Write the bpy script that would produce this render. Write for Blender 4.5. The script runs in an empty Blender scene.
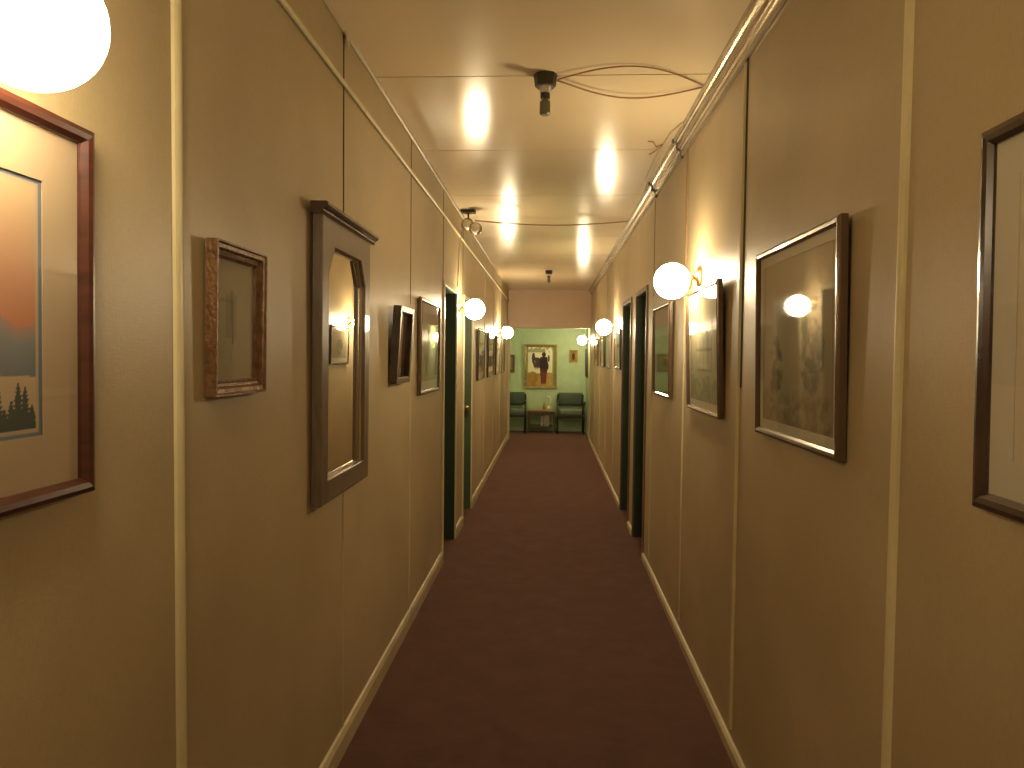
import bpy, bmesh, math, random
from mathutils import Vector, Matrix
random.seed(7)
S = bpy.context.scene
COL = S.collection
R = math.radians

# ------------------------------------------------------------------ camera
EYE = 1.40
f_px, yaw, pitch, roll = 717.0, .0539, .0387, -.0108
fw = Vector((-math.sin(yaw)*math.cos(pitch), math.cos(yaw)*math.cos(pitch), -math.sin(pitch)))
rt = Vector((math.cos(yaw), math.sin(yaw), 0)); up = rt.cross(fw)
rt2 = math.cos(roll)*rt - math.sin(roll)*up
up2 = math.sin(roll)*rt + math.cos(roll)*up
cam = bpy.data.objects.new('camera', bpy.data.cameras.new('camera')); COL.objects.link(cam)
M = Matrix((rt2, up2, -fw)).transposed().to_4x4(); M.translation = Vector((0, 0, EYE))
cam.matrix_world = M
cam.data.sensor_width = 36; cam.data.sensor_fit = 'HORIZONTAL'
cam.data.lens = f_px/1024*36; cam.data.clip_start = .02
S.camera = cam
# ------------------------------------------------------------------ world, exposure
w = bpy.data.worlds.new('world'); S.world = w; w.use_nodes = True
w.node_tree.nodes['Background'].inputs[0].default_value = (.02, .018, .015, 1)
w.node_tree.nodes['Background'].inputs[1].default_value = 0.3
S.view_settings.view_transform = 'Standard'; S.view_settings.look = 'None'
S.view_settings.gamma = 1; S.view_settings.exposure = 0.0
try: S.view_settings.use_curve_mapping = False
except Exception: pass
LAMP = 62.0
LAMP_COL = (1.0, .80, .50, 1)

WL, WR, CZ, YN, YH, YF = -.722, .66, 2.508, -2.6, 12.0, 13.48

# ------------------------------------------------------------------ materials
def mat(name, col, rough=.5, metal=0, spec=.5, var=.0, vscale=6, bump=0, bscale=60, stretch=(1, 1, 1), rvar=0, coat=0):
    m = bpy.data.materials.new(name); m.use_nodes = True
    nt = m.node_tree; b = nt.nodes['Principled BSDF']
    b.inputs['Base Color'].default_value = (*col, 1); b.inputs['Roughness'].default_value = rough
    b.inputs['Metallic'].default_value = metal; b.inputs['Specular IOR Level'].default_value = spec
    b.inputs['Coat Weight'].default_value = coat
    geo = nt.nodes.new('ShaderNodeTexCoord')
    mp = nt.nodes.new('ShaderNodeMapping'); mp.inputs['Scale'].default_value = stretch
    nt.links.new(geo.outputs['Object'], mp.inputs[0])
    if var:
        n = nt.nodes.new('ShaderNodeTexNoise'); n.inputs['Scale'].default_value = vscale; n.inputs['Detail'].default_value = 6
        nt.links.new(mp.outputs[0], n.inputs['Vector'])
        r = nt.nodes.new('ShaderNodeValToRGB')
        r.color_ramp.elements[0].position = .3; r.color_ramp.elements[1].position = .7
        r.color_ramp.elements[0].color = (*[c*(1-var) for c in col], 1)
        r.color_ramp.elements[1].color = (*[min(1, c*(1+var)) for c in col], 1)
        nt.links.new(n.outputs['Fac'], r.inputs[0]); nt.links.new(r.outputs[0], b.inputs['Base Color'])
    if rvar:
        n = nt.nodes.new('ShaderNodeTexNoise'); n.inputs['Scale'].default_value = 3
        nt.links.new(mp.outputs[0], n.inputs['Vector'])
        r = nt.nodes.new('ShaderNodeMapRange'); r.inputs['To Min'].default_value = rough-rvar; r.inputs['To Max'].default_value = rough+rvar
        nt.links.new(n.outputs['Fac'], r.inputs[0]); nt.links.new(r.outputs[0], b.inputs['Roughness'])
    if bump:
        n = nt.nodes.new('ShaderNodeTexNoise'); n.inputs['Scale'].default_value = bscale; n.inputs['Detail'].default_value = 4
        nt.links.new(mp.outputs[0], n.inputs['Vector'])
        bp = nt.nodes.new('ShaderNodeBump'); bp.inputs['Strength'].default_value = bump; bp.inputs['Distance'].default_value = .01
        nt.links.new(n.outputs['Fac'], bp.inputs['Height']); nt.links.new(bp.outputs[0], b.inputs['Normal'])
    return m

def cloth_wall(name, a, b_, rough=.42):
    """painted hessian-covered panel: mottled tan with a fine woven relief"""
    m = bpy.data.materials.new(name); m.use_nodes = True
    nt = m.node_tree; N = nt.nodes.new; Lk = nt.links.new
    p = nt.nodes['Principled BSDF']; tc = N('ShaderNodeTexCoord')
    n = N('ShaderNodeTexNoise'); n.inputs['Scale'].default_value = 2.2; n.inputs['Detail'].default_value = 5
    Lk(tc.outputs['Object'], n.inputs['Vector'])
    r = N('ShaderNodeValToRGB'); r.color_ramp.elements[0].position = .32; r.color_ramp.elements[1].position = .68
    r.color_ramp.elements[0].color = (*a, 1); r.color_ramp.elements[1].color = (*b_, 1)
    Lk(n.outputs['Fac'], r.inputs[0])
    fine = N('ShaderNodeTexNoise'); fine.inputs['Scale'].default_value = 1; fine.inputs['Detail'].default_value = 3
    mp = N('ShaderNodeMapping'); mp.inputs['Scale'].default_value = (240, 240, 60)
    Lk(tc.outputs['Object'], mp.inputs[0]); Lk(mp.outputs[0], fine.inputs['Vector'])
    f2 = N('ShaderNodeTexNoise'); f2.inputs['Scale'].default_value = 1; f2.inputs['Detail'].default_value = 3
    mp2 = N('ShaderNodeMapping'); mp2.inputs['Scale'].default_value = (50, 50, 260)
    Lk(tc.outputs['Object'], mp2.inputs[0]); Lk(mp2.outputs[0], f2.inputs['Vector'])
    ad = N('ShaderNodeMath'); ad.operation = 'ADD'; Lk(fine.outputs['Fac'], ad.inputs[0]); Lk(f2.outputs['Fac'], ad.inputs[1])
    mr = N('ShaderNodeMapRange'); mr.inputs['From Min'].default_value = .6; mr.inputs['From Max'].default_value = 1.4
    mr.inputs['To Min'].default_value = .93; mr.inputs['To Max'].default_value = 1.05; Lk(ad.outputs[0], mr.inputs[0])
    mx = N('ShaderNodeVectorMath'); mx.operation = 'SCALE'; Lk(r.outputs[0], mx.inputs[0]); Lk(mr.outputs[0], mx.inputs['Scale'])
    Lk(mx.outputs[0], p.inputs['Base Color'])
    bp = N('ShaderNodeBump'); bp.inputs['Strength'].default_value = .12; bp.inputs['Distance'].default_value = .002
    Lk(ad.outputs[0], bp.inputs['Height']); Lk(bp.outputs[0], p.inputs['Normal'])
    p.inputs['Roughness'].default_value = rough; p.inputs['Specular IOR Level'].default_value = .55
    return m

def carpet_mat():
    m = bpy.data.materials.new('maroon_carpet'); m.use_nodes = True
    nt = m.node_tree; N = nt.nodes.new; Lk = nt.links.new
    p = nt.nodes['Principled BSDF']; tc = N('ShaderNodeTexCoord')
    n = N('ShaderNodeTexNoise'); n.inputs['Scale'].default_value = 260; n.inputs['Detail'].default_value = 3
    n2 = N('ShaderNodeTexNoise'); n2.inputs['Scale'].default_value = 6; n2.inputs['Detail'].default_value = 9; n2.inputs['Roughness'].default_value = .75
    Lk(tc.outputs['Object'], n.inputs['Vector']); Lk(tc.outputs['Object'], n2.inputs['Vector'])
    ad = N('ShaderNodeMath'); ad.operation = 'MULTIPLY_ADD'; ad.inputs[1].default_value = .6
    Lk(n.outputs['Fac'], ad.inputs[0])
    m2 = N('ShaderNodeMath'); m2.operation = 'MULTIPLY'; m2.inputs[1].default_value = .6; Lk(n2.outputs['Fac'], m2.inputs[0]); Lk(m2.outputs[0], ad.inputs[2])
    r = N('ShaderNodeValToRGB'); r.color_ramp.elements[0].position = .38; r.color_ramp.elements[1].position = .84
    r.color_ramp.elements[0].color = (.045, .025, .020, 1); r.color_ramp.elements[1].color = (.145, .073, .058, 1)
    Lk(ad.outputs[0], r.inputs[0]); Lk(r.outputs[0], p.inputs['Base Color'])
    bp = N('ShaderNodeBump'); bp.inputs['Strength'].default_value = .6; bp.inputs['Distance'].default_value = .004
    Lk(n.outputs['Fac'], bp.inputs['Height']); Lk(bp.outputs[0], p.inputs['Normal'])
    p.inputs['Roughness'].default_value = .95; p.inputs['Specular IOR Level'].default_value = .15
    p.inputs['Sheen Weight'].default_value = .25; p.inputs['Sheen Tint'].default_value = (.8, .45, .35, 1)
    return m

def art_mat():
    m = bpy.data.materials.new('printed_artwork'); m.use_nodes = True
    nt = m.node_tree; p = nt.nodes['Principled BSDF']
    a = nt.nodes.new('ShaderNodeAttribute'); a.attribute_name = 'ink'
    nt.links.new(a.outputs['Color'], p.inputs['Base Color'])
    p.inputs['Roughness'].default_value = .85; p.inputs['Specular IOR Level'].default_value = .1
    return m

def glass_mat():
    m = bpy.data.materials.new('picture_glass'); m.use_nodes = True
    nt = m.node_tree; nt.nodes.remove(nt.nodes['Principled BSDF'])
    o = nt.nodes['Material Output']; N = nt.nodes.new; Lk = nt.links.new
    t = N('ShaderNodeBsdfTransparent'); g = N('ShaderNodeBsdfGlossy'); g.inputs['Roughness'].default_value = .035
    lw = N('ShaderNodeLayerWeight'); lw.inputs[0].default_value = .5       # Schlick reflectance, same from both sides
    pw = N('ShaderNodeMath'); pw.operation = 'POWER'; pw.inputs[1].default_value = 4.6; Lk(lw.outputs['Facing'], pw.inputs[0])
    fr = N('ShaderNodeMath'); fr.operation = 'MULTIPLY_ADD'; fr.inputs[1].default_value = .93; fr.inputs[2].default_value = .05; Lk(pw.outputs[0], fr.inputs[0])
    mx = N('ShaderNodeMixShader'); Lk(fr.outputs[0], mx.inputs[0]); Lk(t.outputs[0], mx.inputs[1]); Lk(g.outputs[0], mx.inputs[2])
    Lk(mx.outputs[0], o.inputs[0])
    return m

def glow_mat(k=1.0):
    m = bpy.data.materials.new('lit_opal_glass'); m.use_nodes = True
    p = m.node_tree.nodes['Principled BSDF']
    p.inputs['Base Color'].default_value = (.9, .85, .75, 1)
    p.inputs['Emission Color'].default_value = LAMP_COL; p.inputs['Emission Strength'].default_value = LAMP*k
    return m

TAN_A, TAN_B = (.42, .33, .185), (.51, .405, .236)
mWall = cloth_wall('tan_wall_panel', TAN_A, TAN_B)
mHead = cloth_wall('tan_header_paint', (.66, .49, .33), (.72, .54, .37))
mGreen = mat('pale_green_paint', (.46, .60, .36), .5, var=.06, bump=.05)
mCeil = mat('glossy_ceiling_paint', (.80, .66, .43), .165, spec=.38, var=.04, vscale=1.6, bump=.004, bscale=5, rvar=.03)
mCream = mat('cream_trim_paint', (.70, .62, .36), .35, var=.06, vscale=9)
mBase = mat('cream_baseboard_paint', (.55, .46, .28), .4, var=.12, vscale=5)
mBrownTrim = mat('brown_batten_paint', (.30, .19, .10), .45, var=.1)
mGap = mat('panel_gap', (.035, .024, .014), .8)
mCarpet = carpet_mat()
mDoor = mat('dark_green_door_paint', (.045, .07, .042), .4, var=.12, vscale=4)
mJambBrown = mat('brown_door_trim', (.20, .13, .085), .4, var=.1)
mBrass = mat('aged_brass', (.62, .42, .18), .3, metal=1)
mChrome = mat('chrome', (.75, .7, .62), .15, metal=1)
mDullChrome = mat('tarnished_chrome', (.40, .31, .21), .28, metal=.85)
mWoodRed = mat('reddish_dark_wood', (.060, .017, .009), .3, var=.3, vscale=14, stretch=(1, 1, 6), coat=.35)
mWoodDark = mat('dark_brown_wood', (.055, .030, .018), .25, var=.3, vscale=18, coat=.4)
mWoodMirror = mat('grey_brown_wood', (.15, .105, .07), .33, var=.2, vscale=12, stretch=(6, 6, 1), coat=.3)
mGilt = mat('antique_gilt', (.17, .085, .032), .42, metal=.4, var=.35, vscale=45, bump=.35, bscale=90)
mGold = mat('bright_gilt', (.36, .28, .11), .35, metal=.6, var=.3, vscale=30, bump=.3, bscale=70)
mMetalFr = mat('polished_pewter_frame', (.15, .095, .055), .24, metal=.35, coat=.4)
mMat = mat('cream_mat_board', (.62, .55, .40), .85, var=.03)
mMatTan = mat('tan_mat_board', (.46, .35, .225), .85, var=.03)
mMatWhite = mat('pale_mat_board', (.60, .56, .44), .85, var=.03)
mMatInner = mat('inner_mat_line', (.42, .36, .25), .85)
mArt = art_mat(); mGlass = glass_mat(); mGlow = glow_mat()
mMirror = mat('silvered_mirror', (.86, .84, .78), .01, metal=1)
mDark = mat('dark_metal', (.06, .055, .035), .4, metal=.3)
mGreyBulb = mat('dull_grey_metal', (.22, .20, .13), .45, metal=.4)
mWhiteP = mat('white_porcelain', (.75, .70, .6), .25)
mTrunk = mat('painted_metal_trunking', (.42, .35, .25), .24, metal=.75, var=.22, vscale=8, stretch=(3, 1, 3))
mWire = mat('brown_wire', (.36, .20, .09), .5)
mCord = mat('cream_cord', (.62, .50, .32), .45)
mUph = mat('green_vinyl', (.055, .085, .055), .38, var=.12, vscale=8)
mUph2 = mat('grey_green_vinyl', (.13, .17, .12), .38, var=.08, vscale=8)
mLegs = mat('black_enamel', (.02, .02, .016), .35)
mTable = mat('yellow_varnished_wood', (.34, .25, .09), .3, var=.15, vscale=10)
mTableD = mat('brown_table_wood', (.12, .075, .045), .45, var=.2)
mAmber = mat('amber_glass', (.40, .22, .05), .15)
mPaper = mat('magazine_paper', (.40, .38, .30), .6)

# ------------------------------------------------------------------ mesh helpers
class MB:
    def __init__(s): s.bm = bmesh.new(); s.flat = False
    def box(s, x0, x1, y0, y1, z0, z1):
        v = [s.bm.verts.new(p) for p in ((x0,y0,z0),(x1,y0,z0),(x1,y1,z0),(x0,y1,z0),(x0,y0,z1),(x1,y0,z1),(x1,y1,z1),(x0,y1,z1))]
        for q in ((3,2,1,0),(4,5,6,7),(0,1,5,4),(1,2,6,5),(2,3,7,6),(3,0,4,7)): s.bm.faces.new([v[i] for i in q])
        return s
    def loops(s, L, closed=False, cap=False):
        V = [[s.bm.verts.new(p) for p in l] for l in L]
        n = len(V[0]); rng = range(len(V)) if closed else range(len(V)-1)
        for i in rng:
            a, b = V[i], V[(i+1) % len(V)]
            for k in range(n): s.bm.faces.new([a[k], a[(k+1) % n], b[(k+1) % n], b[k]])
        if cap and not closed:
            s.bm.faces.new(list(reversed(V[0]))); s.bm.faces.new(V[-1])
        return s
    def tube(s, pts, r, n=8):
        pts = [Vector(p) for p in pts]; rs = r if isinstance(r, (list, tuple)) else [r]*len(pts)
        L = []; prev = None
        for i, p in enumerate(pts):
            t = (pts[min(i+1, len(pts)-1)]-pts[max(i-1, 0)]).normalized()
            u = prev if prev else (Vector((0,0,1)) if abs(t.z) < .9 else Vector((1,0,0)))
            u = (u-t*u.dot(t)).normalized(); prev = u; v = t.cross(u)
            L.append([p+rs[i]*(math.cos(2*math.pi*k/n)*u+math.sin(2*math.pi*k/n)*v) for k in range(n)])
        return s.loops(L, cap=True)
    def lathe(s, prof, c=(0,0,0), axis='z', n=24):
        L = []
        for r, h in prof:
            r = max(r, 1e-4); ring = []
            for k in range(n):
                a = 2*math.pi*k/n; x, y = r*math.cos(a), r*math.sin(a)
                q = {'z': (x, y, h), 'y': (x, h, y), 'x': (h, x, y)}[axis]
                ring.append((c[0]+q[0], c[1]+q[1], c[2]+q[2]))
            L.append(ring)
        return s.loops(L, cap=True)
    def sphere(s, c, r, seg=32, ring=16, sc=(1,1,1)):
        q = bmesh.ops.create_uvsphere(s.bm, u_segments=seg, v_segments=ring, radius=r)
        for v in q['verts']: v.co = Vector((v.co.x*sc[0]+c[0], v.co.y*sc[1]+c[1], v.co.z*sc[2]+c[2]))
        return s
    def rbox(s, x0, x1, y0, y1, z0, z1, b=.02, seg=3):
        t = MB().box(x0, x1, y0, y1, z0, z1)
        bmesh.ops.bevel(t.bm, geom=t.bm.edges[:], offset=b, segments=seg, affect='EDGES', profile=.6)
        me = bpy.data.meshes.new('t'); t.bm.to_mesh(me); t.bm.free(); s.bm.from_mesh(me); bpy.data.meshes.remove(me)
        return s
    def build(s, name, m, parent=None, smooth=False, bevel=0, loc=None):
        if not s.flat: bmesh.ops.recalc_face_normals(s.bm, faces=s.bm.faces[:])
        me = bpy.data.meshes.new(name); s.bm.to_mesh(me); s.bm.free()
        me.materials.append(m)
        if smooth:
            for p in me.polygons: p.use_smooth = True
        o = bpy.data.objects.new(name, me); COL.objects.link(o)
        if parent: o.parent = parent
        if loc: o.location = loc
        if bevel:
            b = o.modifiers.new('bevel', 'BEVEL'); b.width = bevel; b.segments = 2; b.limit_method = 'ANGLE'
        return o

def struct(o): o['kind'] = 'structure'; return o
def tag(o, label, cat, group=None):
    o['label'] = label; o['category'] = cat
    if group: o['group'] = group
    return o
def thing(name, loc, rotz=0, lean=0):
    o = bpy.data.objects.new(name, None); COL.objects.link(o)
    o.empty_display_size = .1; o.location = loc; o.rotation_euler = (lean, 0, rotz); return o
def dup(src, loc, rotz=None):
    r = src.copy(); COL.objects.link(r); r.location = loc
    if rotz is not None: r.rotation_euler = (src.rotation_euler[0], 0, rotz)
    for ch in list(src.children):
        c = ch.copy(); COL.objects.link(c); c.parent = r
        for g in list(ch.children):
            d = g.copy(); COL.objects.link(d); d.parent = c
    return r

# ------------------------------------------------------------------ the setting
XGL = -2.0                      # green lobby runs further left
TH = .16
struct(MB().box(XGL-.1, WR+TH, YN, YF+.1, -.1, 0).build('floor', mCarpet))
DOORS_L = [(4.785, 5.392), (5.889, 6.485)]
DOORS_R = [(5.006, 5.591), (5.966, 6.60)]
DZ = 1.865; RL = .02
def wall(name, x0, x1, doors):
    b = MB(); y = YN
    for a, c in doors:
        b.box(x0, x1, y, a-RL, 0, CZ); b.box(x0, x1, a-RL, c+RL, DZ+RL, CZ); y = c+RL
    b.box(x0, x1, y, YH, 0, CZ)
    return struct(b.build(name, mWall))
wall('wall_left', WL-TH, WL, DOORS_L); wall('wall_right', WR, WR+TH, DOORS_R)
struct(MB().box(WL-TH, WR+TH, YN-.1, YN, 0, CZ).build('wall_back', mWall))
# ceiling boards with slightly sunken joints between them
cb = MB(); ys = [YN, -1.15, -.14, .86, 1.87, 2.877, 3.90, 4.985, 5.75, 6.75, 7.75, 8.75, 9.75, 10.75, YH+.1]
for a, c in zip(ys[:-1], ys[1:]): cb.box(WL-TH, WR+TH, a+.004, c-.004, CZ, CZ+.02)
cb.box(WL-TH, WR+TH, YN, YH+.1, CZ+.02, CZ+.1)
struct(cb.build('ceiling', mCeil))
SEAMS = ys[1:-1]
# header across the corridor end and the green lobby behind it
HZ = 1.878
struct(MB().box(WL-TH, WR+TH, YH, YH+.1, HZ, CZ).build('wall_header', mHead))
g = MB(); g.box(XGL-.1, WR+TH, YF, YF+.1, 0, 2.1)
struct(g.build('wall_far', mGreen))
struct(MB().box(WR, WR+TH, YH, YF, 0, 2.1).build('wall_lobby_right', mGreen))
struct(MB().box(XGL-.1, XGL, YH-.1, YF, 0, 2.1).build('wall_lobby_left', mGreen))
struct(MB().box(XGL, WL-TH, YH-.1, YH, 0, 2.1).build('wall_lobby_front', mGreen))
struct(MB().box(XGL-.1, WR+TH, YH+.1, YF+.1, 1.925, 2.1).build('ceiling_lobby', mat('lobby_ceiling_paint', (.55, .52, .36), .45)))
# cased edge of the opening
n_tr = [0]
def trim(b, m, bevel=0, smooth=False):
    n_tr[0] += 1; return struct(b.build('trim_%d' % n_tr[0], m, bevel=bevel, smooth=smooth))
trim(MB().box(WL-.02, WL+.035, YH-.03, YH+.13, 0, HZ), mBase, .004)
trim(MB().box(WR-.014, WR+.02, YH-.03, YH+.13, 0, HZ), mBase, .004)
# baseboards (cream, chamfered top), broken at the doorways
def baseboard(name, xw, s, spans, k=1.0):
    b = MB()
    for a, c in spans:
        prof = [(0, 0), (.016, 0), (.016, .062), (.008, .078), (0, .082)]
        L = [[(xw+s*p, y, z*k) for p, z in prof] for y in (a, c)]
        b.loops(L, cap=True)
    struct(b.build(name, mBase))
CW = .034
baseboard('baseboard_left', WL, 1, [(YN, DOORS_L[0][0]-CW), (DOORS_L[0][1]+CW, DOORS_L[1][0]-CW), (DOORS_L[1][1]+CW, YH-.03)])
baseboard('baseboard_right', WR, -1, [(YN, DOORS_R[0][0]-CW), (DOORS_R[0][1]+CW, DOORS_R[1][0]-CW), (DOORS_R[1][1]+CW, YH-.03)], .6)
for y in SEAMS: trim(MB().box(WL, WR, y-.0045, y+.0045, CZ+.004, CZ+.019), mGap)
# vertical battens over the panel joints: rounded strips, dark gap on the far side
def batten(xw, s, y, wd, th, z0, z1, m, gap=0, gz=None):
    n = 8; prof = [(wd*(-.5+k/n), th*math.sin(math.pi*k/n)**.6 if 0 < k < n else 0) for k in range(n+1)]
    L = [[(xw+s*(p[1]-.001), y+p[0], z) for p in prof] for z in (z0, z1)]
    trim(MB().loops(L, cap=True), m, smooth=False)
    if gap:
        g0, g1 = gz or (z0, z1)
        a = y+wd/2 if s > 0 else y-wd/2-gap
        trim(MB().box(min(xw-.002*s, xw+.0012*s), max(xw-.002*s, xw+.0012*s), a, a+gap, g0, g1), mGap)
batten(WL, 1, 1.353, .036, .011, .08, CZ, mCream)
batten(WR, -1, 1.397, .031, .011, .08, 2.42, mCream)
# slim joints on the left wall: dark crack up high, cream bead lower down
for y, w_, zb in ((2.459, .012, 1.2), (3.649, .02, 1.66)):
    batten(WL, 1, y, w_, .006, .08, zb, mBase)
    trim(MB().box(WL-.002, WL+.0012, y-.005, y+.007, zb, 2.49), mGap)
for y in (7.75, 8.95, 10.15, 11.3):
    batten(WL, 1, y, .026, .007, .08, CZ, mBase, gap=.012, gz=(1.8, CZ))
batten(WR, -1, 2.55, .022, .010, .08, 2.42, mCream, gap=.02, gz=(1.3, 2.42))
batten(WR, -1, 3.60, .022, .008, .08, 1.72, mBase)
batten(WR, -1, 3.60, .026, .009, 1.72, 2.42, mBrownTrim)
for y in (4.72, 7.55, 8.6, 9.65, 10.8):
    batten(WR, -1, y, .016, .006, .08, 2.42, mBase, gap=.01, gz=(1.8, 2.42))
trim(MB().box(WL-.002, WL+.0015, 4.74, 4.752, 1.9, CZ), mGap)
trim(MB().box(WL-.002, WL+.0015, 5.80, 5.815, 1.9, CZ), mGap)
# cornice bead where the left wall meets the ceiling
trim(MB().tube([(WL+.006, y, CZ-.006) for y in (YN, 4, 8, YH)], .009, 8), mBase)
# slim round rail running along the left wall below the ceiling
trim(MB().tube([(WL+.009, YN, 2.322)]+[(WL+.009, y, 2.322+.003*math.sin(y*1.7)) for y in [k*.6 for k in range(0, 20)]]+[(WL+.009, YH, 2.322)], .0085, 10), mCream, smooth=True)

# ------------------------------------------------------------------ doors
n_d = [0]
def door(xw, s, a, c, knob, cas, rec=.125, mD=None):
    """closed leaf recessed in the wall; s=+1 left wall, -1 right wall"""
    n_d[0] += 1
    mD = mD or mDoor; x_in = xw - s*rec
    def bx(b, xa, xb, *r): return b.box(min(xa, xb), max(xa, xb), *r)
    leaf = MB(); bx(leaf, x_in, x_in-s*.035, a, c, .006, DZ)
    d = struct(leaf.build('door_%d' % n_d[0], mD, bevel=.002))
    fr = MB()
    bx(fr, xw, xw-s*TH, a-RL, a, 0, DZ+RL); bx(fr, xw, xw-s*TH, c, c+RL, 0, DZ+RL); bx(fr, xw, xw-s*TH, a, c, DZ, DZ+RL)
    bx(fr, x_in+s*.001, x_in+s*.015, c-.012, c, 0, DZ); bx(fr, x_in+s*.001, x_in+s*.015, a, a+.012, 0, DZ)
    fr.build('door_frame', mD, d)
    cs = MB(); t = s*.012
    bx(cs, xw, xw+t, a-CW, a-.002, 0, DZ+CW); bx(cs, xw, xw+t, c+.002, c+CW, 0, DZ+CW); bx(cs, xw, xw+t, a-.002, c+.002, DZ+.002, DZ+CW)
    cs.build('casing', cas, d, bevel=.003)
    pn = MB()   # raised panels on the leaf
    for z0, z1 in ((.16, .85), (1.0, 1.7)):
        bx(pn, x_in, x_in+s*.006, a+.1, c-.1, z0, z1)
    pn.build('door_panel', mD, d, bevel=.004)
    kn = MB().lathe([(.022, 0), (.022, .004), (.010, .008), (.010, .035), (.024, .045), (.027, .058), (.018, .072), (.0, .074)], axis='x', n=20)
    k = kn.build('knob', mBrass, d, smooth=True)
    k.location = (x_in, (c-.06) if knob == 'far' else (a+.06), .93)
    if s < 0: k.rotation_euler = (0, 0, math.pi)
    return d
door(WL, 1, *DOORS_L[0], 'near', mCream)
door(WL, 1, *DOORS_L[1], 'far', mCream, .088, mat('mid_green_door_paint', (.09, .125, .06), .4, var=.1))
door(WR, -1, *DOORS_R[0], 'near', mJambBrown)
door(WR, -1, *DOORS_R[1], 'near', mJambBrown)

# ------------------------------------------------------------------ wall lamps (opal globes)
LX = .125
def make_lamp():
    t = thing('wall_lamp', (WL, 1, 1.7), R(90))
    # local frame: wall at y=0, room towards -y
    MB().lathe([(.0, 0), (.046, 0), (.048, -.004), (.044, -.011), (.026, -.016), (.018, -.026), (.0, -.027)], axis='y', n=28, c=(0, 0, .022)).build('backplate', mBrass, t, smooth=True)
    MB().tube([(0, -.022, .022), (0, -.032, .018), (0, -.045, .004), (0, -.054, -.004)], [.009, .008, .008, .01], 12).build('arm', mBrass, t, smooth=True)
    MB().lathe([(.0, -.040), (.024, -.041), (.034, -.048), (.038, -.057), (.032, -.060), (.0, -.060)], axis='y', n=28, c=(0, 0, -.010)).build('fitter', mBrass, t, smooth=True)
    MB().sphere((0, -LX, 0), .080, 40, 20).build('globe', mGlow, t, smooth=True)
    return t
G = 'round opal globe wall lamps'
lamp = make_lamp()
tag(lamp, 'lit white globe wall lamp at upper left, above the big mountain print', 'lamp', G)
lamp.location = (WL, .80, 1.78); NEAR = .7
def bulb(l, k):
    for ch in l.children:
        if ch.name.startswith('globe'):
            ch.material_slots[0].link = 'OBJECT'; ch.material_slots[0].material = glow_mat(k)
bulb(lamp, NEAR)
for side, y, z, k_, lab in (
    ('L', 5.56, 1.761, 1.35, 'lit white globe wall lamp between the two doorways on the left wall'),
    ('L', 9.73, 1.72, 2.1, 'lit white globe wall lamp at the far end of the left wall'),
    ('R', 3.25, 1.743, 1.25, 'lit white globe wall lamp on right wall above and beside the glazed green drawing'),
    ('R', 7.38, 1.705, 1.4, 'lit white globe wall lamp above the row of small far frames on the right wall')):
    l = dup(lamp, (WL if side == 'L' else WR, y, z), R(90) if side == 'L' else R(-90)); tag(l, lab, 'lamp', G); bulb(l, k_)
l = dup(lamp, (WR, 12.45, 1.69), R(-90)); tag(l, 'lit white globe wall lamp inside the green lobby, furthest away of all', 'lamp', G); bulb(l, 1.3)
l = dup(lamp, (XGL, 12.75, 1.70), R(90)); tag(l, 'added unseen globe lamp brightening the green lobby from its hidden left wall', 'lamp', G)  # extra lamp out of view, added to brighten the lobby
l = dup(lamp, (WR, -1.0, 1.72), R(-90)); tag(l, 'added unseen globe lamp lighting the near corridor from the right wall behind the viewer', 'lamp', G); bulb(l, 1.0)  # added out of view at the lamp spacing, to raise the near light

# ------------------------------------------------------------------ framed pictures
def frame_mesh(w, h, prof):
    L = []
    for i, d in prof: L.append([(-w/2+i, -d, i), (w/2-i, -d, i), (w/2-i, -d, h-i), (-w/2+i, -d, h-i)])
    return MB().loops(L, closed=True)
def sheet(x0, x1, z0, z1, y):
    b = MB(); v = [b.bm.verts.new(p) for p in ((x0, y, z0), (x1, y, z0), (x1, y, z1), (x0, y, z1))]; b.bm.faces.new(v); b.flat = True; return b
def ring_mesh(x0, x1, z0, z1, b_, y, t=.0015):
    """mat board with a window cut in it"""
    L = []
    for i, yy in ((0, y+t), (0, y), (b_, y), (b_, y+t)):
        L.append([(x0+i, yy, z0+i), (x1-i, yy, z0+i), (x1-i, yy, z1-i), (x0+i, yy, z1-i)])
    return MB().loops(L, closed=True)
def art_mesh(name, x0, x1, z0, z1, y, fn, parent, n=90):
    m_ = max(8, int(n*(z1-z0)/(x1-x0)))
    V = []; F = []; C = []
    for j in range(m_+1):
        for i in range(n+1):
            u, v = i/n, j/m_
            V.append((x0+(x1-x0)*u, y, z0+(z1-z0)*v)); C.append((*fn(u, v), 1))
    for j in range(m_):
        for i in range(n):
            a = j*(n+1)+i; F.append((a, a+1, a+n+2, a+n+1))
    me = bpy.data.meshes.new(name); me.from_pydata(V, [], F); me.materials.append(mArt)
    at = me.color_attributes.new('ink', 'FLOAT_COLOR', 'POINT')
    for k, c in enumerate(C): at.data[k].color = c
    o = bpy.data.objects.new(name, me); COL.objects.link(o); o.parent = parent; return o

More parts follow.
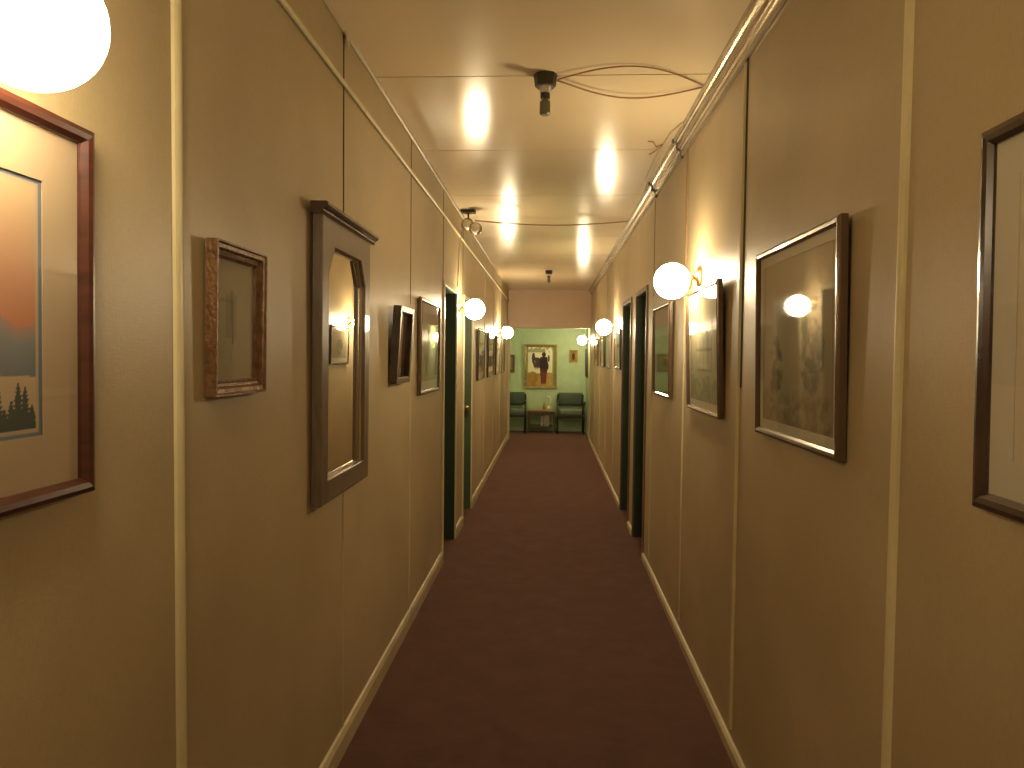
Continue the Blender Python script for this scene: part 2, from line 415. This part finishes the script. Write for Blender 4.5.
PROF = {
 'round': lambda fw, d: [(0, 0), (0, d*.72), (fw*.12, d*.92), (fw*.4, d), (fw*.72, d*.93), (fw, d*.66), (fw, 0)],
 'step': lambda fw, d: [(0, 0), (0, d), (fw*.12, d), (fw*.2, d*.86), (fw*.45, d*.82), (fw*.6, d*.6), (fw*.8, d*.5), (fw*.86, d*.58), (fw, d*.44), (fw, 0)],
 'box': lambda fw, d: [(0, 0), (0, d), (fw*.8, d), (fw, d*.9), (fw, 0)],
}
def picture(side, y, z0, w, h, fmat, fw, d, matm, mw, art, kind='round', lean=1.2, name='framed_picture', inner=None, n=90, off=0, glass=True, rec=None):
    """y = centre along the wall, z0 = bottom"""
    x = (WL+.002+off) if side == 'L' else (WR-.002-off)
    if side == 'F': loc = (y, YF-.002, z0); rz = 0
    else: loc = (x, y, z0); rz = R(90) if side == 'L' else R(-90)
    t = thing(name, loc, rz, R(lean))
    frame_mesh(w, h, PROF[kind](fw, d)).build('frame', fmat, t)
    yb = -(rec if rec is not None else d*.45)
    x0, x1, a, b = -w/2+fw-.002, w/2-fw+.002, fw-.002, h-fw+.002
    if mw:
        ring_mesh(x0, x1, a, b, mw, yb).build('mat_board', matm, t)
        x0 += mw; x1 -= mw; a += mw; b -= mw
        if inner:
            ring_mesh(x0-.001, x1+.001, a-.001, b+.001, inner[1], yb+.001).build('inner_mat', inner[0], t)
            x0 += inner[1]; x1 -= inner[1]; a += inner[1]; b -= inner[1]
    art_mesh('print', x0-.001, x1+.001, a-.001, b+.001, yb+.0025, art, t, n)
    if glass: sheet(-w/2+fw-.001, w/2-fw+.001, fw-.001, h-fw+.001, yb-.004).build('glass', mGlass, t)
    sheet(-w/2+.01, w/2-.01, .01, h-.01, -.001).build('backing', mTableD, t)
    return t

# --- what is printed on each sheet (u right, v up)
def lerp(a, b, t): t = max(0, min(1, t)); return tuple(a[i]*(1-t)+b[i]*t for i in range(3))
def hsh(*k): return (math.sin(sum(v*w for v, w in zip(k, (12.9898, 78.233, 37.7))))*43758.5453) % 1
def vn(x, y, s=0):
    xi, yi = math.floor(x), math.floor(y); fx, fy = x-xi, y-yi; fx = fx*fx*(3-2*fx); fy = fy*fy*(3-2*fy)
    return (hsh(xi, yi, s)*(1-fx)+hsh(xi+1, yi, s)*fx)*(1-fy)+(hsh(xi, yi+1, s)*(1-fx)+hsh(xi+1, yi+1, s)*fx)*fy
def fbm(x, y, s=0): return .5*vn(x, y, s)+.3*vn(2*x, 2*y, s+1)+.2*vn(4*x, 4*y, s+2)
def mountain(u, v):
    e = .012
    if u < e or u > 1-e or v < e*1.3 or v > 1-e*1.3: return (.16, .20, .24)
    if u < 2*e or u > 1-2*e or v < 2.6*e or v > 1-2.6*e: return (.46, .36, .24)
    c = lerp((.50, .22, .13), (.52, .38, .23), (v-.42)/.5)
    ridge = .31+.16*vn(u*6.5, 0, 3)+.05*vn(u*21, 1, 4)+.10*max(0, u-.45)
    if v < ridge: c = lerp(c, lerp((.16, .19, .20), (.24, .25, .25), (v-.22)/.2+.4*(fbm(u*9, v*9)-.5)), .45+(ridge-v)*9)
    if v < .235+.01*vn(u*4, 2, 5): c = (.50, .38, .25)
    for k in range(17):                     # dark firs in the foreground
        cx = .62+.026*k if k < 14 else .1+.12*(k-14); hgt = .07+.15*hsh(k, 3)*(1 if k > 3 else .5)
        base = .035; t = (v-base)/hgt
        if 0 < t < 1 and abs(u-cx) < (.027*(1-t)+.004)*(.6+.6*((v*60+k) % 1)): return (.075, .095, .075)
    if v < .035+.05*u*vn(u*9, 4, 6): return (.09, .11, .085)
    return c
def sepia_trees(u, v):
    c = lerp((.36, .30, .19), (.50, .43, .29), v+.3*(fbm(u*4, v*4, 2)-.5))
    if .03 < u < .035 or .965 < u < .97 or .03 < v < .037: return (.3, .24, .15)
    d = ((u-.72)/.16)**2+((v-.45)/.26)**2
    if d < 1: c = lerp(c, (.13, .13, .09), (fbm(u*16, v*16, 9)-.30-.2*d)*4)
    d = ((u-.22)/.11)**2+((v-.34)/.22)**2
    if d < 1: c = lerp(c, (.15, .13, .085), (fbm(u*16, v*16, 7)-.30-.2*d)*4)
    if v < .22: c = lerp(c, (.24, .20, .13), (fbm(u*22, v*22, 4)-.35)*3*min(1, (.22-v)*14))
    return c
def green_drawing(u, v):
    c = lerp((.30, .31, .19), (.48, .45, .29), v)
    if .22 < u < .8 and .3 < v < .62:
        if abs((u*7) % 1-.5) < .06 or abs((v*5) % 1-.5) < .05: return (.17, .17, .11)
        return (.42, .39, .25)
    if v < .26 and fbm(u*12, v*12, 3) > .5: return (.2, .24, .14)
    return c
def green_bands(u, v):
    f_ = fbm(u*3, v*12, 6)
    if v > .68: return lerp((.46, .42, .29), (.40, .39, .27), f_)
    if v > .48: return lerp((.23, .27, .17), (.32, .34, .22), f_)
    return lerp((.15, .20, .11), (.28, .31, .18), f_)
def misty_tree(u, v):
    c = lerp((.32, .31, .22), (.46, .42, .30), v)
    d = ((u-.28)/.16)**2+((v-.35)/.26)**2
    if d < 1: c = lerp(c, (.12, .14, .10), (fbm(u*9, v*9, 5)-.25-.2*d)*4)
    return c
def pale_figure(u, v):
    c = (.42, .38, .27)
    if abs(u-.42) < .14 and .35 < v < .72: c = (.34, .31, .23)
    if abs(u-.45+.1*(v-.5)) < .03 and .3 < v < .75: c = (.24, .22, .17)
    return lerp(c, (.5, .45, .33), .3*fbm(u*6, v*6, 2))
def dark_art(u, v):
    if abs(u-.30-.10*v) < .085 and .08 < v < .93: return (.36, .31, .23)
    return lerp((.055, .02, .012), (.11, .045, .03), fbm(u*5, v*7, 4))
def brown_art(u, v): return lerp((.07, .06, .04), (.15, .12, .07), fbm(u*6, v*6, 1))
def soft_art(k):
    def fn(u, v):
        c = lerp((.36, .32, .20), (.46, .40, .28), v)
        if ((u-.5)/.22)**2+((v-.45)/.32)**2 < 1 and fbm(u*8, v*8, k) > .4: return (.22-.02*(k % 3), .20, .13)
        return c
    return fn
def figure_art(u, v):
    """dark robed figure with dark purple foliage against a pale sky, amber field"""
    c = lerp((.80, .74, .45), (.93, .90, .72), v)
    if v < .30+.06*fbm(u*4, 0, 3): c = lerp((.40, .22, .07), (.60, .42, .13), fbm(u*7, v*9, 6))
    d = ((u-.22)/.2)**2+((v-.2)/.16)**2
    if d < 1: c = lerp((.34, .20, .05), (.55, .33, .09), fbm(u*12, v*12, 2))
    if v > .86 and fbm(u*8, v*8, 3) > .47: c = (.45, .45, .25)
    if u < .05 or u > .93: c = (.32, .36, .2)
    for cx, cy, rx, ry in ((.38, .58, .17, .15), (.25, .70, .06, .15), (.74, .50, .10, .09), (.52, .55, .13, .10), (.80, .70, .035, .10)):
        q = ((u-cx)/rx)**2+((v-cy)/ry)**2
        if q < 1 and fbm(u*10, v*10, 8) > .22+.25*q: c = lerp((.06, .045, .05), (.15, .11, .10), fbm(u*15, v*15, 1))
    if ((u-.62)/.075)**2+((v-.80)/.065)**2 < 1: c = (.055, .035, .03)
    if .05 < v < .74 and abs(u-.62) < .17-.12*abs(v-.55)**.6:
        c = lerp((.20, .065, .04), (.06, .04, .045), (v-.25)/.2)
    return c
def amber_art(u, v):
    return (.12, .06, .02) if ((u-.5)/.25)**2+((v-.5)/.35)**2 < 1 else (.40, .27, .09)

# --- left wall
t = picture('L', .725, 1.186, .665, .545, mWoodRed, .024, .028, mMatTan, .075, mountain, n=260, lean=.6)
tag(t, 'large reddish wood framed print of pink sky, blue mountains and fir trees', 'picture')
t = picture('L', 1.585, 1.308, .262, .330, mGilt, .034, .026, mMat, 0, pale_figure, 'step', lean=.8, rec=.006)
tag(t, 'small antique gilt framed picture on left wall between cream batten and tall mirror', 'picture')
t = picture('L', 3.30, 1.272, .30, .350, mWoodDark, .030, .036, mMat, 0, dark_art, 'box', lean=3.6, rec=.010, name='shadow_box_frame')
tag(t, 'small deep dark shadow box frame leaning out from left wall beyond the mirror', 'picture')
t = picture('L', 4.155, 1.182, .655, .533, mMetalFr, .024, .022, mMatWhite, .05, misty_tree, lean=.6)
tag(t, 'pewter framed misty tree print just before the first doorway on left wall', 'picture')
GL = 'matching framed prints along the far left wall'
for i, (y, w_, lab) in enumerate(((7.24, .66, 'slim framed print just past the second left doorway, nearest of the far four'),
                     (8.40, .74, 'slim framed print on the far left wall, second of the four past the doors'),
                     (9.50, .64, 'slim framed print just past the far left globe lamp, third of the four'),
                     (10.53, .64, 'slim framed print on the left wall nearest the green lobby, last of four'))):
    t = picture('L', y, 1.158, w_, .51, mWoodDark if i < 2 else mMetalFr, .024, .020, mMatWhite, .06, soft_art(i+2), n=30)
    tag(t, lab, 'picture', GL)
# --- right wall
t = picture('R', .782, 1.180, .665, .560, mWoodDark, .026, .022, mMatWhite, .055, brown_art, inner=(mMat, .022), lean=.6)
tag(t, 'dark wood framed print with wide pale double mat, cut off at the right edge', 'picture')
t = picture('R', 1.947, 1.172, .645, .550, mMetalFr, .022, .022, mMatWhite, .028, sepia_trees, lean=1.0, n=130)
tag(t, 'large pewter framed sepia tree print on right wall reflecting a globe lamp', 'picture')
t = picture('R', 3.065, 1.170, .63, .532, mMetalFr, .018, .024, mMatWhite, .03, green_drawing, lean=1.8)
tag(t, 'framed green line drawing hanging right beside the brightest right wall lamp', 'picture')
t = picture('R', 4.225, 1.176, .62, .530, mMetalFr, .020, .022, mMatWhite, .0, green_bands, lean=.8)
tag(t, 'framed green landscape print just before the first doorway on right wall', 'picture')
GR = 'matching framed prints along the far right wall'
for i, (y, lab) in enumerate(((7.03, 'narrow framed print right below the far right globe lamp'),
               (8.18, 'narrow framed print on far right wall, second past the doorways'),
               (9.08, 'narrow framed print on far right wall, third past the doorways'),
               (10.33, 'narrow framed print on the right wall nearest the green lobby'))):
    t = picture('R', y, 1.275 if i else 1.285, .62, .38, mWoodDark if i % 2 == 0 else mJambBrown, .022, .020, mMatWhite, .04, soft_art(i+7), n=24)
    tag(t, lab, 'picture', GR)
t = picture('R', 12.95, 1.03, .42, .52, mWoodDark, .025, .03, mMat, .03, soft_art(3), n=20)
tag(t, 'dark framed picture on the right hand wall of the green lobby below its lamp', 'picture')
# --- far green wall
t = picture('F', -.197, .807, .618, .822, mGold, .052, .04, mMat, .0, figure_art, 'step', n=110, name='framed_painting', rec=.012)
tag(t, 'large gilt framed painting of a dark robed figure on the green lobby wall', 'painting')
t = picture('F', .42, 1.287, .171, .242, mGold, .030, .025, mMat, .0, amber_art, 'step', n=24, rec=.008)
tag(t, 'tiny gold framed picture to the right of the large lobby painting', 'picture')
t = picture('F', -.83, 1.10, .30, .33, mWoodMirror, .045, .03, mMat, .0, amber_art, 'step', n=24, rec=.008)
tag(t, 'brown framed picture on the green wall half hidden by the left corridor wall', 'picture')

# ------------------------------------------------------------------ tall mirror with a cornice
t = thing('wall_mirror', (WL+.003, 2.402, .936), R(90.2), R(.4))
tag(t, 'tall wall mirror in dark wooden frame with cornice top and clipped upper corners', 'mirror')
w_, h_ = .575, .885
def mloop(i, zt, zb, ch, cv, y, outer=False):
    x = w_/2-i
    if outer: return [(-x, y, zb), (x, y, zb), (x, y, h_-.20), (x, y, h_-zt), (-x, y, h_-zt), (-x, y, h_-.20)]
    return [(-x, y, zb), (x, y, zb), (x, y, h_-zt-cv), (x-ch, y, h_-zt), (-x+ch, y, h_-zt), (-x, y, h_-zt-cv)]
MB().loops([mloop(0, 0, 0, 0, 0, 0, True), mloop(0, 0, 0, 0, 0, -.026, True), mloop(.006, .006, .006, 0, 0, -.029, True),
            mloop(.068, .083, .070, .060, .088, -.029), mloop(.070, .085, .072, .060, .088, -.026), mloop(.070, .085, .072, .060, .088, 0)], closed=True).build('frame', mWoodMirror, t)
MB().loops([mloop(.070, .085, .072, .060, .088, -.017), mloop(.070, .085, .072, .060, .088, -.012), mloop(.078, .093, .080, .058, .086, -.009), mloop(.078, .093, .080, .058, .086, -.004)], closed=True).build('bead', mChrome, t)
b = MB(); b.bm.faces.new([b.bm.verts.new(p) for p in mloop(.069, .084, .071, .060, .088, -.007)]); b.build('mirror_glass', mMirror, t)
b = MB()
prof = [(0, h_-.004), (-.034, h_-.004), (-.040, h_+.002), (-.040, h_+.008), (-.048, h_+.012), (-.054, h_+.018), (-.054, h_+.026), (-.049, h_+.030), (0, h_+.030)]
b.loops([[(x, p[0], p[1]) for p in prof] for x in (-w_/2-.028, w_/2+.028)], cap=True); b.build('cornice', mWoodDark, t)

# ------------------------------------------------------------------ ceiling fittings and wires
t = thing('heat_detector', (-.036, 2.871, CZ))
tag(t, 'small dark fitting with hanging grey bulb on the near ceiling, two wires attached', 'heat detector', 'ceiling heat detectors')
MB().lathe([(0, 0), (.047, 0), (.045, -.012), (.041, -.046), (.0, -.046)], n=8).build('junction_box', mDark, t)
MB().lathe([(0, -.046), (.024, -.046), (.022, -.072), (.0, -.072)], n=20).build('neck', mWhiteP, t, smooth=False)
MB().lathe([(0, -.072), (.019, -.072), (.019, -.092), (0, -.092)], n=20).build('collar', mDark, t)
MB().lathe([(0, -.092), (.008, -.092), (.008, -.100), (.021, -.104), (.022, -.150), (.016, -.156), (.0, -.156)], n=20).build('bulb', mGreyBulb, t)
d2 = dup(t, (-.041, 9.3, CZ)); tag(d2, 'tiny dark fitting on the far ceiling in front of the lobby header', 'heat detector', 'ceiling heat detectors')
def sag(p, q, n, dx=(0, 0, 0)):
    p, q, dx = Vector(p), Vector(q), Vector(dx)
    return [p.lerp(q, k/n)+dx*math.sin(math.pi*k/n) for k in range(n+1)]
zc = CZ-.006
o = MB().tube(sag((.012, 2.87, zc-.012), (.60, 2.98, zc), 16, (0, -.15, .004)), .0032, 8).build('ceiling_wire', mWire, smooth=True)
tag(o, 'thin brown wire bowing towards the viewer from the near ceiling fitting to the trunking', 'wire', 'ceiling wires')
o = MB().tube(sag((.012, 2.88, zc-.012), (.60, 3.0, zc), 16, (0, .14, -.006)), .0036, 8).build('ceiling_wire', mWire, smooth=True)
tag(o, 'thin brown wire bowing away from the viewer from the near ceiling fitting to the trunking', 'wire', 'ceiling wires')
o = MB().tube(sag((-.59, 5.48, CZ-.08), (.61, 5.9, CZ-.006), 18, (0, .15, -.005)), .005, 8).build('ceiling_wire', mWire, smooth=True)
tag(o, 'long sagging wire crossing the ceiling from the twin round lamp heads to the trunking', 'wire', 'ceiling wires')
o = MB().tube([(.603, 3.45, zc), (.575, 3.6, zc), (.565, 4.0, zc), (.572, 4.5, zc), (.60, 4.9, zc)], .007, 8).build('ceiling_cable', mCord, smooth=True)
tag(o, 'short cream cable strayed onto the ceiling beside the right hand trunking', 'cable')
o = MB().tube([(.562, 3.78, CZ-.008), (.53, 3.80, CZ-.014), (.505, 3.73, CZ-.010), (.48, 3.74, CZ-.004)], .003, 6).tube([(.562, 3.80, CZ-.008), (.535, 3.9, CZ-.012), (.52, 3.98, CZ-.004)], .003, 6).build('frayed_wire', mWire)
tag(o, 'frayed loose wire ends curling on the ceiling beside the trunking', 'wire')
b = MB(); L = [[(WL+.012, 2.44, CZ-.012), (WL+.012, 2.50, CZ-.014), (WL+.010, 2.475, CZ-.062)], [(WL+.014, 2.44, CZ-.012), (WL+.014, 2.50, CZ-.014), (WL+.013, 2.475, CZ-.062)]]
o = b.loops(L, cap=True).build('paper_scrap', mCord)
tag(o, 'small pale triangular scrap of tape at the top of the left wall above the mirror', 'paper')
# twin emergency lamp heads
t = thing('emergency_light', (-.645, 5.50, CZ))
tag(t, 'twin round chrome lamp heads hanging in the left ceiling corner', 'emergency light')
MB().box(-.055, .055, -.045, .045, -.018, 0).build('base_plate', mDark, t, bevel=.003)
for x, y, z in ((-.004, 0, -.105), (.062, -.04, -.145)):
    hd = MB().sphere((x, y, z), .050, 24, 14).build('lamp_head', mDullChrome, t, smooth=True)
    MB().lathe([(0, 0), (.030, 0), (.036, .008), (.030, .012), (0, .010)], axis='y', c=(x, y-.052, z), n=24).build('lens', mWhiteP, hd, smooth=True)
MB().tube([(0, 0, -.015), (0, 0, -.06), (.03, -.02, -.10), (.05, -.03, -.12)], .007, 8).build('bracket', mDark, t)
o = MB().tube([(WL+.03, 5.50, CZ-.15), (WL+.008, 5.50, CZ-.3), (WL+.006, 5.47, CZ-.5), (WL+.006, 5.44, 1.92)], .004, 8).build('hanging_cord', mCord, smooth=True)
tag(o, 'cream cord running down the left wall from the twin lamp heads to the doorway', 'cord')
# metal cable trunking in the right-hand ceiling corner, built of three lengths
prof = [(0, .0), (0, -.088), (.010, -.092), (.016, -.088), (.017, -.060), (.023, -.052), (.030, -.054), (.035, -.046), (.036, -.022), (.042, -.016), (.050, -.018), (.056, -.010), (.056, 0)]
tr = thing('cable_trunking', (WR, 5, CZ)); tag(tr, 'ridged shiny metal cable trunking running along the right ceiling corner', 'cable trunking')
for a, c, s_ in ((YN, 3.72, 1), (3.735, 4.62, .95), (4.635, YH, .9)):
    MB().loops([[(-p[0]*s_, y-5, p[1]*s_) for p in prof] for y in (a, c)], cap=True).build('trunking_length', mTrunk, tr)
for y in (3.727, 4.627):
    b = MB().loops([[(-p[0]*1.08, yy-5, p[1]*1.05) for p in prof] for yy in (y-.014, y+.014)], cap=True); b.build('joint_collar', mDark, tr)

# ------------------------------------------------------------------ green lobby furniture
def chair(x, y):
    t = thing('armchair', (x, y, 0))
    MB().rbox(-.205, .205, -.235, .20, .34, .455, .035, 4).build('seat', mUph2, t, smooth=True)
    bb = MB().rbox(-.225, .225, .165, .235, .50, .735, .032, 4).build('backrest', mUph, t, smooth=True)
    MB().rbox(-.235, .235, -.225, .215, .30, .345, .012, 2).build('seat_frame', mLegs, t)
    for s in (-1, 1):
        MB().tube([(s*.235, -.225, 0), (s*.238, -.215, .3), (s*.24, -.205, .56)], [.012, .013, .014], 10).build('leg', mLegs, t, smooth=True)
        MB().tube([(s*.235, .235, 0), (s*.238, .215, .4), (s*.236, .225, .70)], [.012, .014, .012], 10).build('leg', mLegs, t, smooth=True)
        MB().rbox(s*.24-.022, s*.24+.022, -.24, .22, .555, .59, .012, 3).build('armrest', mLegs, t, smooth=True)
    return t
c = chair(.37, 13.18); GC = 'green chairs against the lobby wall'
tag(c, 'dark green vinyl armchair to the right of the low lobby table', 'chair', GC)
c2 = dup(c, (-.70, 13.18, 0)); tag(c2, 'dark green vinyl armchair left of the low lobby table, partly hidden by the wall', 'chair', GC)
t = thing('side_table', (-.165, 13.2, 0)); tag(t, 'low yellowish wooden table between two green armchairs in the lobby', 'table')
MB().rbox(-.25, .25, -.20, .20, .40, .43, .006, 2).build('tabletop', mTable, t)
for sx in (-1, 1):
    for sy in (-1, 1): MB().tube([(sx*.235, sy*.18, 0), (sx*.225, sy*.17, .4)], [.012, .018], 8).build('leg', mTableD, t)
for yy in (-.165, .15): MB().box(-.23, .23, yy, yy+.015, .34, .40).build('apron', mTableD, t)
MB().box(-.235, .235, -.15, .15, .12, .135).build('shelf', mTableD, t)
for k, (x, h) in enumerate(((.0, .19), (.06, .2), (.11, .18))):
    o = MB().box(x-.02, x+.025, -.1, .06, 0, h).build('magazine_bundle', mPaper, loc=(-.155, 13.2, .136), bevel=.002)
    tag(o, ['pale bundle of magazines standing under the lobby table, leftmost', 'pale bundle of magazines standing under the lobby table, middle one', 'pale bundle of magazines standing under the lobby table, rightmost'][k], 'magazines', 'magazines under the lobby table')
# ornaments on the table
t = thing('curved_ornament', (-.035, 13.15, .43)); tag(t, 'pale curved neck ornament standing on the lobby table', 'ornament')
MB().lathe([(0, 0), (.04, 0), (.045, .02), (.036, .05), (.015, .075), (0, .08)], n=20).build('body', mWhiteP, t, smooth=True)
MB().tube([(.0, 0, .07), (.02, 0, .11), (.045, 0, .15), (.04, 0, .20), (.01, 0, .235), (-.03, 0, .235), (-.045, 0, .21)], [.014, .012, .012, .012, .013, .014, .008], 10).build('neck', mWhiteP, t, smooth=True)
o = MB().lathe([(0, 0), (.026, 0), (.028, .06), (.012, .09), (.012, .125), (.015, .13), (0, .131)], n=20).build('bottle', mAmber, smooth=True, loc=(-.115, 13.13, .43))
tag(o, 'small amber bottle on the lobby table beside the curved ornament', 'bottle')
